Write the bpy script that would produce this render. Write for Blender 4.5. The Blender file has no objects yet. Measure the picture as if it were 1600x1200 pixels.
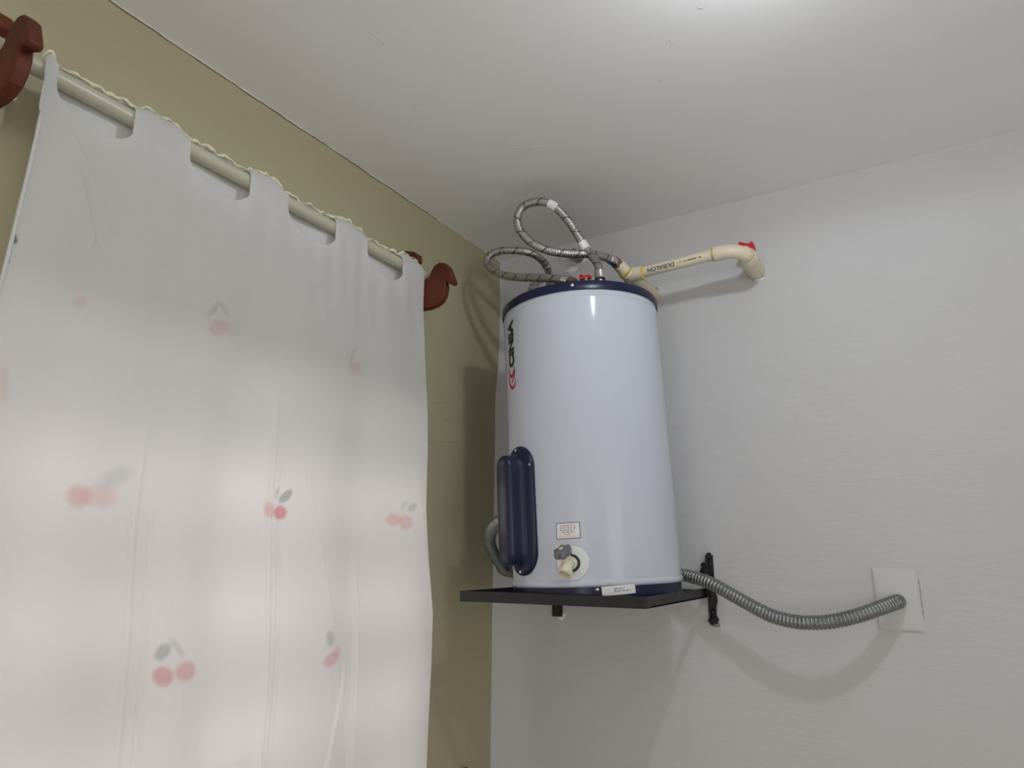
import bpy, bmesh, math, random
import numpy as np
from mathutils import Vector, Matrix, noise as mnoise

random.seed(4); np.random.seed(4)
S = bpy.context.scene
COL = S.collection
PI = math.pi

# ------------------------------------------------------------------ camera
F, CX, CY = 1070.0, 800.0, 600.0
def _basis():
    h = 866 - 408
    nX = np.array([782 - 3.954 * h - 800, -266, F]); nX /= np.linalg.norm(nX)
    Y = np.array([782 + 1.49 * h - 800, -266, F]); Y /= np.linalg.norm(Y)
    X = -nX; X = X - Y * (X @ Y); X /= np.linalg.norm(X)
    return np.array([X, Y, -np.cross(X, Y)])
R = _basis()                                     # world = R @ (right, up, forward)
H = 2.5                                          # ceiling height
_c = R @ np.array([782 - CX, CY - 408, F]); _c = _c / _c[2] * 0.95
CAM = np.array([-_c[0], -_c[1], H - 0.95])
def ray(px, py): return R @ np.array([px - CX, CY - py, F])
def onx(px, py, v): r = ray(px, py); return CAM + r * (v - CAM[0]) / r[0]
def ony(px, py, v): r = ray(px, py); return CAM + r * (v - CAM[1]) / r[1]
def onz(px, py, v): r = ray(px, py); return CAM + r * (v - CAM[2]) / r[2]

cd = bpy.data.cameras.new('camera'); cam = bpy.data.objects.new('camera', cd); COL.objects.link(cam)
cd.sensor_fit = 'HORIZONTAL'; cd.sensor_width = 36; cd.lens = F / 1600 * 36; cd.clip_start = 0.05
r3, u3, f3 = R[:, 0], R[:, 1], R[:, 2]
M = Matrix(((r3[0], u3[0], -f3[0], CAM[0]), (r3[1], u3[1], -f3[1], CAM[1]), (r3[2], u3[2], -f3[2], CAM[2]), (0, 0, 0, 1)))
cam.matrix_world = M
S.camera = cam

# ------------------------------------------------------------------ world and lamps
w = bpy.data.worlds.new('sky'); S.world = w; w.use_nodes = True
bg = w.node_tree.nodes['Background']
bg.inputs[0].default_value = (1.0, 0.93, 0.88, 1); bg.inputs[1].default_value = 2.85
ld = bpy.data.lights.new('ceiling_bulb', 'POINT'); ld.energy = 5.4; ld.shadow_soft_size = 0.03
ld.color = (0.86, 0.94, 1.0)
lo = bpy.data.objects.new('ceiling_bulb', ld); COL.objects.link(lo); lo.location = (1.06, -0.97, 2.44)
lb = bpy.data.lights.new('ceiling_bulb_front', 'SPOT'); lb.energy = 4.2; lb.shadow_soft_size = 0.03; lb.spot_size = PI; lb.spot_blend = 0.15; lb.color = ld.color   # the bulb shines mostly downwards, away from its base
lbo = bpy.data.objects.new('ceiling_bulb_front', lb); COL.objects.link(lbo); lbo.location = lo.location
pd = bpy.data.lights.new('window_portal', 'AREA'); pd.shape = 'RECTANGLE'; pd.size = 0.95; pd.size_y = 1.05
pd.cycles.is_portal = True
po = bpy.data.objects.new('window_portal', pd); COL.objects.link(po); po.location = (-0.14, -0.945, 1.395)
po.rotation_euler = (0, -PI / 2, 0)
dl = bpy.data.lights.new('fill_panel', 'AREA'); dl.shape = 'RECTANGLE'; dl.size = 1.7; dl.size_y = 1.2; dl.energy = 5; dl.color = (0.93, 0.97, 1.0)
do_ = bpy.data.objects.new('fill_panel', dl); COL.objects.link(do_); do_.location = (3.42, -2.6, 1.55); do_.rotation_euler = (PI / 2, 0, PI / 2)   # area light added as room fill, outside the invented window opposite the curtain
p2 = bpy.data.lights.new('window_portal', 'AREA'); p2.shape = 'RECTANGLE'; p2.size = 1.7; p2.size_y = 1.2; p2.cycles.is_portal = True
p2o = bpy.data.objects.new('window_portal', p2); COL.objects.link(p2o); p2o.location = (3.41, -2.6, 1.55); p2o.rotation_euler = (PI / 2, 0, PI / 2)
p3 = bpy.data.lights.new('window_portal', 'AREA'); p3.shape = 'RECTANGLE'; p3.size = .9; p3.size_y = 1.2; p3.cycles.is_portal = True
p3o = bpy.data.objects.new('window_portal', p3); COL.objects.link(p3o); p3o.location = (.85, -3.79, 1.45); p3o.rotation_euler = (PI / 2, 0, 0)
S.view_settings.view_transform = 'Standard'; S.view_settings.look = 'None'
S.view_settings.exposure = 0.09; S.view_settings.gamma = 1.0; S.view_settings.use_curve_mapping = False
S.cycles.max_bounces = 10; S.cycles.diffuse_bounces = 7; S.cycles.transmission_bounces = 8

# ------------------------------------------------------------------ materials
def mat(name, col, rough=0.5, metal=0.0, noise_scale=0, noise_amt=0.0, bump=0.0, bump_scale=60, bump2=0.0, bump2_scale=400, coat=0, spec=0.5):
    m = bpy.data.materials.new(name); m.use_nodes = True
    nt = m.node_tree; b = nt.nodes['Principled BSDF']
    b.inputs['Base Color'].default_value = (*col, 1); b.inputs['Roughness'].default_value = rough
    b.inputs['Metallic'].default_value = metal; b.inputs['Coat Weight'].default_value = coat; b.inputs['Coat Roughness'].default_value = 0.06
    b.inputs['Specular IOR Level'].default_value = spec
    tc = nt.nodes.new('ShaderNodeTexCoord')
    if noise_amt:
        n = nt.nodes.new('ShaderNodeTexNoise'); n.inputs['Scale'].default_value = noise_scale; n.inputs['Detail'].default_value = 5
        nt.links.new(tc.outputs['Object'], n.inputs['Vector'])
        mr = nt.nodes.new('ShaderNodeMapRange'); mr.inputs[1].default_value = .3; mr.inputs[2].default_value = .7
        mr.inputs[3].default_value = 1 - noise_amt; mr.inputs[4].default_value = 1 + noise_amt
        nt.links.new(n.outputs['Fac'], mr.inputs[0])
        vm = nt.nodes.new('ShaderNodeVectorMath'); vm.operation = 'SCALE'; vm.inputs[0].default_value = col
        nt.links.new(mr.outputs[0], vm.inputs['Scale']); nt.links.new(vm.outputs[0], b.inputs['Base Color'])
    last = None
    for amt, sc in ((bump, bump_scale), (bump2, bump2_scale)):
        if amt:
            n = nt.nodes.new('ShaderNodeTexNoise'); n.inputs['Scale'].default_value = sc; n.inputs['Detail'].default_value = 6
            nt.links.new(tc.outputs['Object'], n.inputs['Vector'])
            bp = nt.nodes.new('ShaderNodeBump'); bp.inputs['Strength'].default_value = 1; bp.inputs['Distance'].default_value = amt
            nt.links.new(n.outputs['Fac'], bp.inputs['Height'])
            if last: nt.links.new(last.outputs[0], bp.inputs['Normal'])
            last = bp
    if last: nt.links.new(last.outputs[0], b.inputs['Normal'])
    return m

def brushed_wall(name, col):
    """painted plaster: broad unevenness and fine horizontal brush strokes"""
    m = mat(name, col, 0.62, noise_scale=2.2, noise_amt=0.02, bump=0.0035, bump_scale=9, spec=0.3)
    nt = m.node_tree; b = nt.nodes['Principled BSDF']
    prev = b.inputs['Normal'].links[0].from_node
    tc = [n for n in nt.nodes if n.type == 'TEX_COORD'][0]
    mp = nt.nodes.new('ShaderNodeMapping'); mp.inputs['Scale'].default_value = (14, 14, 70)
    n = nt.nodes.new('ShaderNodeTexNoise'); n.inputs['Scale'].default_value = 1.0; n.inputs['Detail'].default_value = 4; n.inputs['Distortion'].default_value = .7
    nt.links.new(tc.outputs['Object'], mp.inputs['Vector']); nt.links.new(mp.outputs[0], n.inputs['Vector'])
    bp = nt.nodes.new('ShaderNodeBump'); bp.inputs['Distance'].default_value = 0.0011
    nt.links.new(n.outputs['Fac'], bp.inputs['Height']); nt.links.new(prev.outputs[0], bp.inputs['Normal'])
    nt.links.new(bp.outputs[0], b.inputs['Normal'])
    return m

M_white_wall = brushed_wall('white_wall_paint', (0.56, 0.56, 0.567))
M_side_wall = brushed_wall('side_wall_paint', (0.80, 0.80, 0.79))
M_olive = brushed_wall('olive_wall_paint', (0.41, 0.375, 0.245))
M_ceil = mat('ceiling_paint', (0.86, 0.86, 0.86), 0.7, noise_scale=1.5, noise_amt=0.015, bump=0.002, bump_scale=5, spec=0.2)
M_trimw = mat('plaster_edge', (0.62, 0.60, 0.50), 0.8, noise_scale=40, noise_amt=0.15, bump=0.001, bump_scale=90)
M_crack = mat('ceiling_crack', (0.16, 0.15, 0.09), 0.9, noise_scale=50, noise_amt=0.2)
M_floor = mat('floor_tile', (0.80, 0.79, 0.78), 0.4, noise_scale=5, noise_amt=0.05)
M_body = mat('white_enamel', (0.53, 0.56, 0.64), 0.11, spec=0.16, noise_scale=3, noise_amt=0.006)
M_navy = mat('navy_enamel', (0.007, 0.012, 0.045), 0.28, noise_scale=20, noise_amt=0.05, spec=0.4)
M_navyp = mat('navy_plastic', (0.008, 0.011, 0.040), 0.34, noise_scale=20, noise_amt=0.05, spec=0.35)
M_black = mat('black_paint', (0.012, 0.011, 0.012), 0.42, noise_scale=30, noise_amt=0.25, bump=0.0006, bump_scale=120)
M_lump = mat('black_sealant', (0.010, 0.010, 0.010), 0.7, noise_scale=60, noise_amt=0.3, bump=0.002, bump_scale=150)
M_chrome = mat('chrome', (0.62, 0.62, 0.62), 0.22, 1.0, noise_scale=30, noise_amt=0.08)
M_galv = mat('galvanised_steel', (0.26, 0.275, 0.27), 0.36, 0.9, noise_scale=40, noise_amt=0.12)
M_gasket = mat('black_gasket', (0.02, 0.02, 0.02), 0.5, noise_scale=30, noise_amt=0.1)
M_brass = mat('aged_brass', (0.24, 0.16, 0.10), 0.4, 0.85, noise_scale=50, noise_amt=0.2)
M_pvc = mat('cream_pvc', (0.70, 0.62, 0.47), 0.38, noise_scale=12, noise_amt=0.04)
M_glue = mat('yellow_glue', (0.62, 0.47, 0.05), 0.35, noise_scale=60, noise_amt=0.15)
M_red = mat('red_plastic', (0.50, 0.012, 0.018), 0.35, noise_scale=30, noise_amt=0.08)
M_logor = mat('logo_red', (0.55, 0.015, 0.05), 0.4, noise_scale=30, noise_amt=0.02)
M_logon = mat('logo_dark', (0.01, 0.012, 0.03), 0.4, noise_scale=30, noise_amt=0.02)
M_ink = mat('grey_ink', (0.14, 0.14, 0.14), 0.6, noise_scale=50, noise_amt=0.1)
M_inkr = mat('red_ink', (0.55, 0.08, 0.10), 0.6, noise_scale=50, noise_amt=0.1)
M_pinks = mat('pale_pink_ink', (0.78, 0.40, 0.42), 0.6, noise_scale=50, noise_amt=0.05)
M_label = mat('label_paper', (0.75, 0.75, 0.76), 0.5, noise_scale=20, noise_amt=0.03)
M_tap = mat('ivory_plastic', (0.66, 0.62, 0.50), 0.35, noise_scale=20, noise_amt=0.05)
M_escut = mat('white_plastic', (0.72, 0.73, 0.72), 0.35, noise_scale=20, noise_amt=0.02)
M_knob = mat('grey_plastic', (0.16, 0.155, 0.175), 0.45, noise_scale=40, noise_amt=0.08)
M_wood = mat('red_brown_wood', (0.105, 0.025, 0.011), 0.6, noise_scale=14, noise_amt=0.3, bump=0.0006, bump_scale=60, spec=0.25)
M_rod = mat('cream_painted_rod', (0.46, 0.44, 0.34), 0.35, noise_scale=15, noise_amt=0.05)
M_lace = mat('cream_lace', (0.72, 0.68, 0.50), 0.8, noise_scale=200, noise_amt=0.15, bump=0.001, bump_scale=500)
M_plate = mat('white_blank_plate', (0.57, 0.57, 0.575), 0.35, noise_scale=8, noise_amt=0.01)
M_raw = mat('raw_plaster', (0.80, 0.80, 0.79), 0.9, noise_scale=60, noise_amt=0.08, bump=0.002, bump_scale=80)
M_cement = mat('grey_cement', (0.30, 0.30, 0.30), 0.9, noise_scale=120, noise_amt=0.4, bump=0.002, bump_scale=90)
M_frame = mat('window_metal', (0.25, 0.25, 0.25), 0.5, noise_scale=20, noise_amt=0.05)
M_bar = mat('grille_iron', (0.05, 0.05, 0.05), 0.6, noise_scale=20, noise_amt=0.1)

def cloth_mat(name, use_attr, base=(0.78, 0.775, 0.765), trans=0.45):
    m = bpy.data.materials.new(name); m.use_nodes = True; nt = m.node_tree; nt.nodes.clear()
    out = nt.nodes.new('ShaderNodeOutputMaterial'); d = nt.nodes.new('ShaderNodeBsdfDiffuse'); t = nt.nodes.new('ShaderNodeBsdfTranslucent')
    mx = nt.nodes.new('ShaderNodeMixShader'); mx.inputs[0].default_value = trans
    tc = nt.nodes.new('ShaderNodeTexCoord')
    n = nt.nodes.new('ShaderNodeTexNoise'); n.inputs['Scale'].default_value = 900; n.inputs['Detail'].default_value = 2
    nt.links.new(tc.outputs['Object'], n.inputs['Vector'])
    n2 = nt.nodes.new('ShaderNodeTexNoise'); n2.inputs['Scale'].default_value = 14; n2.inputs['Detail'].default_value = 5
    nt.links.new(tc.outputs['Object'], n2.inputs['Vector'])
    bp = nt.nodes.new('ShaderNodeBump'); bp.inputs['Distance'].default_value = 0.0006
    nt.links.new(n.outputs['Fac'], bp.inputs['Height'])
    bp2 = nt.nodes.new('ShaderNodeBump'); bp2.inputs['Distance'].default_value = 0.003
    nt.links.new(n2.outputs['Fac'], bp2.inputs['Height']); nt.links.new(bp.outputs[0], bp2.inputs['Normal'])
    for s in (d, t): nt.links.new(bp2.outputs[0], s.inputs['Normal'])
    if use_attr:
        a = nt.nodes.new('ShaderNodeAttribute'); a.attribute_name = 'print'
        for s in (d, t): nt.links.new(a.outputs['Color'], s.inputs['Color'])
    else:
        for s in (d, t): s.inputs['Color'].default_value = (*base, 1)
    nt.links.new(d.outputs[0], mx.inputs[1]); nt.links.new(t.outputs[0], mx.inputs[2]); nt.links.new(mx.outputs[0], out.inputs[0])
    return m
CLOTH = (0.80, 0.79, 0.785)
M_cloth = cloth_mat('printed_cloth', True)
M_header = cloth_mat('header_cloth', False, (0.74, 0.745, 0.75), 0.25)

def braid_mat():
    m = mat('steel_braid', (0.42, 0.41, 0.40), 0.36, 0.85)
    nt = m.node_tree; b = nt.nodes['Principled BSDF']; L = nt.links.new
    uv = nt.nodes.new('ShaderNodeUVMap'); uv.uv_map = 'UVMap'
    sp = nt.nodes.new('ShaderNodeSeparateXYZ'); L(uv.outputs[0], sp.inputs[0])
    def M_(op, a, bb=None, c=None):
        n = nt.nodes.new('ShaderNodeMath'); n.operation = op
        for i, v in enumerate((a, bb, c)):
            if v is None: continue
            if isinstance(v, (int, float)): n.inputs[i].default_value = v
            else: L(v, n.inputs[i])
        return n.outputs[0]
    U, V = sp.outputs[0], sp.outputs[1]
    k = 24.0
    d1 = M_('PINGPONG', M_('MULTIPLY_ADD', U, 8, M_('MULTIPLY', V, 330)), 1)
    d2 = M_('PINGPONG', M_('SUBTRACT', M_('MULTIPLY', U, 8), M_('MULTIPLY', V, 330)), 1)
    hgt = M_('MAXIMUM', d1, d2)
    t1 = M_('LESS_THAN', M_('FRACT', M_('MULTIPLY_ADD', V, k, U)), 0.07)
    t2 = M_('LESS_THAN', M_('FRACT', M_('MULTIPLY_ADD', V, -k, U)), 0.05)
    da = M_('GREATER_THAN', M_('SINE', M_('MULTIPLY', V, 520)), 0.1)
    tr = M_('MULTIPLY', M_('MAXIMUM', t1, M_('MULTIPLY', t2, da)), 0.9)
    cr = nt.nodes.new('ShaderNodeMix'); cr.data_type = 'RGBA'
    L(tr, cr.inputs[0]); cr.inputs[7].default_value = (0.02, 0.02, 0.025, 1)
    sc = nt.nodes.new('ShaderNodeVectorMath'); sc.operation = 'SCALE'; sc.inputs[0].default_value = (0.50, 0.485, 0.47)
    L(M_('MULTIPLY_ADD', hgt, 0.55, 0.45), sc.inputs['Scale']); L(sc.outputs[0], cr.inputs[6])
    L(cr.outputs[2], b.inputs['Base Color'])
    bp = nt.nodes.new('ShaderNodeBump'); bp.inputs['Distance'].default_value = 0.0006
    L(hgt, bp.inputs['Height']); L(bp.outputs[0], b.inputs['Normal'])
    return m
M_braid = braid_mat()

# ------------------------------------------------------------------ object helpers
def meshobj(name, verts, faces, m, parent=None, smooth=True, sharp=None):
    me = bpy.data.meshes.new(name)
    me.from_pydata([tuple(map(float, v)) for v in verts], [], [tuple(f) for f in faces])
    bm = bmesh.new(); bm.from_mesh(me); bmesh.ops.recalc_face_normals(bm, faces=bm.faces); bm.to_mesh(me); bm.free()
    me.materials.append(m)
    if smooth:
        me.polygons.foreach_set('use_smooth', [True] * len(me.polygons))
        if sharp: me.set_sharp_from_angle(angle=math.radians(sharp))
    o = bpy.data.objects.new(name, me); COL.objects.link(o)
    if parent: o.parent = parent
    return o
def empty(name, loc, label=None, cat=None, group=None):
    o = bpy.data.objects.new(name, None); COL.objects.link(o); o.location = loc; o.empty_display_size = .05
    tag(o, label, cat, group); return o
def tag(o, label=None, cat=None, group=None, kind=None):
    if label: o['label'] = label
    if cat: o['category'] = cat
    if group: o['group'] = group
    if kind: o['kind'] = kind
    return o
class MB:
    def __init__(s): s.v = []; s.f = []
    def add(s, v, f):
        n = len(s.v); s.v += [tuple(map(float, p)) for p in v]; s.f += [tuple(i + n for i in q) for q in f]; return s
    def box(s, x0, x1, y0, y1, z0, z1):
        v = [(x, y, z) for x in (x0, x1) for y in (y0, y1) for z in (z0, z1)]
        return s.add(v, [(0, 1, 3, 2), (4, 6, 7, 5), (0, 4, 5, 1), (2, 3, 7, 6), (0, 2, 6, 4), (1, 5, 7, 3)])
    def build(s, name, m, parent=None, smooth=False, sharp=35, bevel=0):
        o = meshobj(name, s.v, s.f, m, parent, smooth or bevel > 0, sharp)
        if bevel:
            b = o.modifiers.new('bevel', 'BEVEL'); b.width = bevel; b.segments = 2; b.limit_method = 'ANGLE'
        return o
def frame(axis):
    a = Vector(axis).normalized(); t = Vector((0, 0, 1)) if abs(a.z) < .9 else Vector((1, 0, 0))
    u = a.cross(t).normalized(); return u, a.cross(u).normalized(), a
def lathe(prof, org=(0, 0, 0), axis=(0, 0, 1), seg=48, caps=True):
    """prof: list of (radius, height)"""
    u, v, a = frame(axis); org = Vector(org); V = []; Fc = []
    for r, h in prof:
        for i in range(seg):
            t = 2 * PI * i / seg; V.append(org + a * h + (u * math.cos(t) + v * math.sin(t)) * r)
    for k in range(len(prof) - 1):
        for i in range(seg):
            j = (i + 1) % seg; Fc.append((k * seg + i, k * seg + j, (k + 1) * seg + j, (k + 1) * seg + i))
    if caps:
        Fc.append(tuple(range(seg))[::-1]); Fc.append(tuple(range((len(prof) - 1) * seg, len(prof) * seg)))
    return V, Fc
def smooth_path(pts, n=12):
    P = [np.array(p, float) for p in pts]; P = [2 * P[0] - P[1]] + P + [2 * P[-1] - P[-2]]; out = []
    for i in range(1, len(P) - 2):
        for k in range(n):
            t = k / n; a, b, c, d = P[i - 1:i + 3]
            out.append(0.5 * (2 * b + (c - a) * t + (2 * a - 5 * b + 4 * c - d) * t * t + (3 * b - a - 3 * c + d) * t ** 3))
    out.append(P[-2]); return np.array(out)
def resample(P, step):
    d = np.r_[0, np.cumsum(np.linalg.norm(np.diff(P, axis=0), axis=1))]; n = max(2, int(round(d[-1] / step)) + 1)
    s = np.linspace(0, d[-1], n); return np.stack([np.interp(s, d, P[:, k]) for k in range(3)], 1), s
def sweep(name, P, rad, m, parent=None, seg=14, sarr=None, uv=False, sharp=None):
    """tube along P; rad: number or array"""
    n = len(P); rad = np.full(n, rad) if np.isscalar(rad) else rad
    T = np.gradient(P, axis=0); T /= np.linalg.norm(T, axis=1)[:, None]
    u = np.cross(T[0], (0, 0, 1.0)); u = u if np.linalg.norm(u) > .1 else np.cross(T[0], (1.0, 0, 0)); u /= np.linalg.norm(u)
    V = []
    for i in range(n):
        u = u - T[i] * (u @ T[i]); u /= np.linalg.norm(u); v = np.cross(T[i], u)
        for k in range(seg):
            t = 2 * PI * k / seg; V.append(P[i] + rad[i] * (u * math.cos(t) + v * math.sin(t)))
    Fc = [(i * seg + k, i * seg + (k + 1) % seg, (i + 1) * seg + (k + 1) % seg, (i + 1) * seg + k) for i in range(n - 1) for k in range(seg)]
    Fc += [tuple(range(seg))[::-1], tuple(range((n - 1) * seg, n * seg))]
    o = meshobj(name, V, Fc, m, parent, True, sharp)
    if uv:
        me = o.data; uvl = me.uv_layers.new(name='UVMap')
        for p in me.polygons:
            idx = list(p.vertices); ks = [q % seg for q in idx]; wrap = (0 in ks and seg - 1 in ks and len(idx) == 4)
            for li, q in zip(p.loop_indices, idx):
                k = q % seg
                if wrap and k == 0: k = seg
                uvl.data[li].uv = (k / seg, sarr[q // seg])
    return o
def prism_xz(outline, y0, y1):
    n = len(outline); V = [(x, y0, z) for x, z in outline] + [(x, y1, z) for x, z in outline]
    return V, [tuple(range(n)), tuple(range(n, 2 * n))[::-1]] + [(i, (i + 1) % n, n + (i + 1) % n, n + i) for i in range(n)]
def smooth2(pts, n=6, closed=True):
    P = [np.array(p, float) for p in pts]; N = len(P); out = []
    for i in range(N):
        a, b, c, d = P[(i - 1) % N], P[i], P[(i + 1) % N], P[(i + 2) % N]
        for k in range(n):
            t = k / n; out.append(0.5 * (2 * b + (c - a) * t + (2 * a - 5 * b + 4 * c - d) * t * t + (3 * b - a - 3 * c + d) * t ** 3))
    return [tuple(p) for p in out]
def text_mesh(txt, size, bold=0.0):
    """flat glyph triangles of a text, as vertex array and faces, centred"""
    cu = bpy.data.curves.new('txt', 'FONT'); cu.body = txt; cu.size = size; cu.offset = bold; cu.resolution_u = 3
    cu.align_x = 'CENTER'; cu.align_y = 'CENTER'
    o = bpy.data.objects.new('txt', cu); COL.objects.link(o)
    dg = bpy.context.evaluated_depsgraph_get(); me = bpy.data.meshes.new_from_object(o.evaluated_get(dg))
    bm = bmesh.new(); bm.from_mesh(me); bmesh.ops.triangulate(bm, faces=bm.faces)
    bmesh.ops.subdivide_edges(bm, edges=[e for e in bm.edges if e.calc_length() > size * .3], cuts=2, use_grid_fill=True)
    bmesh.ops.triangulate(bm, faces=bm.faces)
    bm.verts.ensure_lookup_table()
    V = np.array([v.co[:] for v in bm.verts]); Fc = [tuple(v.index for v in f.verts) for f in bm.faces]
    bm.free(); bpy.data.objects.remove(o); bpy.data.meshes.remove(me); bpy.data.curves.remove(cu)
    return V, Fc

# ------------------------------------------------------------------ the room
RX, RY = 3.3, -3.7
def struct(o): o['kind'] = 'structure'; return o
def slab(name, x0, x1, y0, y1, z0, z1, m): return struct(MB().box(x0, x1, y0, y1, z0, z1).build(name, m))
WY0, WY1, WZ0, WZ1 = -1.47, -0.42, 0.92, 1.87         # window opening in the olive wall
wl = MB()
wl.box(-0.16, 0, RY, WY0, 0, H); wl.box(-0.16, 0, WY1, 0, 0, H)
wl.box(-0.16, 0, WY0, WY1, 0, WZ0); wl.box(-0.16, 0, WY0, WY1, WZ1, H)
struct(wl.build('wall_left', M_olive))
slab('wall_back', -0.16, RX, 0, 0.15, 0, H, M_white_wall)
wg = MB(); wg.box(-.16, .40, RY - .15, RY, 0, H); wg.box(1.30, RX + .15, RY - .15, RY, 0, H); wg.box(.40, 1.30, RY - .15, RY, 0, .85); wg.box(.40, 1.30, RY - .15, RY, 2.05, H)
struct(wg.build('wall_front', M_side_wall))
wf3 = MB()
for a, b in ((.40, .44), (.83, .87), (1.26, 1.30)): wf3.box(a, b, RY - .08, RY - .04, .85, 2.05)
for a, b in ((.85, .89), (2.01, 2.05)): wf3.box(.44, 1.26, RY - .075, RY - .045, a, b)
struct(wf3.build('fill_window_3', M_frame))  # unseen window added behind the camera to brighten the corner under the tank
slab('floor', -0.16, RX + .15, RY - .15, 0.15, -0.1, 0, M_floor)
slab('ceiling', -0.16, RX + .15, RY - .15, 0.15, H, H + 0.12, M_ceil)
wr = MB(); wr.box(RX, RX + .15, RY, -3.45, 0, H); wr.box(RX, RX + .15, -1.75, .15, 0, H); wr.box(RX, RX + .15, -3.45, -1.75, 0, .95); wr.box(RX, RX + .15, -3.45, -1.75, 2.15, H)
struct(wr.build('wall_right', M_side_wall))
wf2 = MB()
for a, b in ((-3.45, -3.41), (-2.62, -2.58), (-1.79, -1.75)): wf2.box(RX + .04, RX + .08, a, b, .95, 2.15)
for a, b in ((.95, .99), (2.11, 2.15)): wf2.box(RX + .045, RX + .075, -3.41, -1.79, a, b)
struct(wf2.build('fill_window_2', M_frame))  # invented opening out of view, put in to let fill light into the room

# paint and plaster edges where the walls meet the ceiling
def ragged_strip(name, m, n, fn, kind=True):
    """fn(t) -> (p_in, p_out, normal) builds a thin ragged ribbon"""
    V = []; Fc = []
    for i in range(n):
        a, b, nn = fn(i / (n - 1)); a, b, nn = map(np.array, (a, b, nn)); V += [a, b, b + nn, a + nn]
    for i in range(n - 1):
        q = 4 * i
        for k in range(4): Fc.append((q + k, q + (k + 1) % 4, q + 4 + (k + 1) % 4, q + 4 + k))
    Fc += [(0, 1, 2, 3), tuple(4 * (n - 1) + k for k in range(4))]
    o = meshobj(name, V, Fc, m, None, False)
    if kind: struct(o)
    return o
nz = lambda x, s=0.0: mnoise.noise(Vector((x, s, 3.3)))
def f_bead(t):
    y = -2.6 * t; wv = .0035 + .003 * nz(y * 9) + .002 * nz(y * 45, 2)
    return (0, y, H - max(.001, wv)), (0, y, H), (0.0012, 0, 0)
ragged_strip('trim_1', M_trimw, 420, f_bead)
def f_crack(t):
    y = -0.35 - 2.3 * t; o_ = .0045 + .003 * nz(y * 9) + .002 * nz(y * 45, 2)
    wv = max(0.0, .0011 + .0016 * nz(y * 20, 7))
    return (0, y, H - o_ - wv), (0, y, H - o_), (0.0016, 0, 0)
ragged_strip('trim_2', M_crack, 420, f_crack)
def over_w(z): return max(.0006, float(np.interp(z, [0, .98, 1.42, 1.9, 2.02, 2.2, 2.5], [.045, .041, .036, .027, .026, .004, .0005])) + .0022 * nz(z * 14, 1) + .0012 * nz(z * 60, 5))
V = []; NZ_, NX_ = 260, 14                       # rounded, white-painted plaster in the corner
for i in range(NZ_ + 1):
    z = (H - .001) * i / NZ_; w_ = over_w(z); wx = 3.6 * float(np.interp(z, [0, .98, 1.42, 1.9, 2.2, 2.5], [.045, .041, .036, .027, .008, .002]))
    for k in range(NX_ + 1):
        x = wx * k / NX_; V.append((x, -w_ * (1 - k / NX_) ** 2 - .0002, z))
struct(meshobj('trim_3', V, [(i * (NX_ + 1) + k, i * (NX_ + 1) + k + 1, (i + 1) * (NX_ + 1) + k + 1, (i + 1) * (NX_ + 1) + k) for i in range(NZ_) for k in range(NX_)], M_white_wall))
# hairline flaws in the ceiling paint, and scratches on the olive wall
def flaw(name, p0, p1, wd, m, nn, seed):
    p0, p1 = np.array(p0), np.array(p1); d = p1 - p0; nn = np.array(nn, float); s = np.cross(d, nn); s /= np.linalg.norm(s)
    def fn(t):
        c = p0 + d * t + s * (.004 * nz(t * 3, seed)); ww = wd * (0.25 + abs(nz(t * 7, seed + 3))) * math.sin(PI * min(.98, max(.02, t)))
        return c - s * ww, c + s * ww, nn * .0006
    return ragged_strip(name, m, 24, fn)
n_t = 4
for a, b, wd in (((575, 47), (602, 70), .0016), ((645, 168), (668, 158), .001), ((770, 232), (850, 228), .0009), ((1028, 123), (1036, 126), .0015), ((1090, 10), (1098, 13), .0015), ((1044, 63), (1052, 65), .0013)):
    flaw('trim_%d' % n_t, onz(*a, H), onz(*b, H), wd, M_trimw, (0, 0, -1), n_t); n_t += 1
for a, b, wd in (((668, 690), (712, 692), .0008), ((696, 655), (704, 657), .001), ((676, 630), (700, 628), .0006)):
    flaw('trim_%d' % n_t, onx(*a, 0), onx(*b, 0), wd, M_crack, (1, 0, 0), n_t); n_t += 1

# window behind the curtain: frame, glass, iron grille
wf = MB()
for a, b in ((WY0, WY0 + .035), (WY1 - .035, WY1)): wf.box(-.10, -.06, a, b, WZ0, WZ1)
for a, b in ((WZ0, WZ0 + .035), (WZ1 - .035, WZ1)): wf.box(-.10, -.06, WY0 + .035, WY1 - .035, a, b)
win = struct(wf.build('window_1', M_frame))
mu = MB()
for yy in (-1.18, -0.73): mu.box(-.10, -.06, yy - .02, yy + .02, WZ0 + .035, WZ1 - .035)
mu.build('mullion', M_frame, win)
for zz in (1.15, 1.355, 1.56, 1.755):
    MB().box(-.040, -.020, WY0, WY1, zz - .024, zz + .024).build('grille_bar', M_bar, win)
gm = bpy.data.materials.new('window_glass'); gm.use_nodes = True; nt = gm.node_tree; nt.nodes.clear()
o_ = nt.nodes.new('ShaderNodeOutputMaterial'); tr = nt.nodes.new('ShaderNodeBsdfTransparent'); gl = nt.nodes.new('ShaderNodeBsdfGlossy'); fr = nt.nodes.new('ShaderNodeFresnel'); mx = nt.nodes.new('ShaderNodeMixShader')
gl.inputs['Roughness'].default_value = .03; nt.links.new(fr.outputs[0], mx.inputs[0]); nt.links.new(tr.outputs[0], mx.inputs[1]); nt.links.new(gl.outputs[0], mx.inputs[2]); nt.links.new(mx.outputs[0], o_.inputs[0])
MB().box(-.083, -.078, WY0 + .03, WY1 - .03, WZ0 + .03, WZ1 - .03).build('pane', gm, win)

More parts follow.
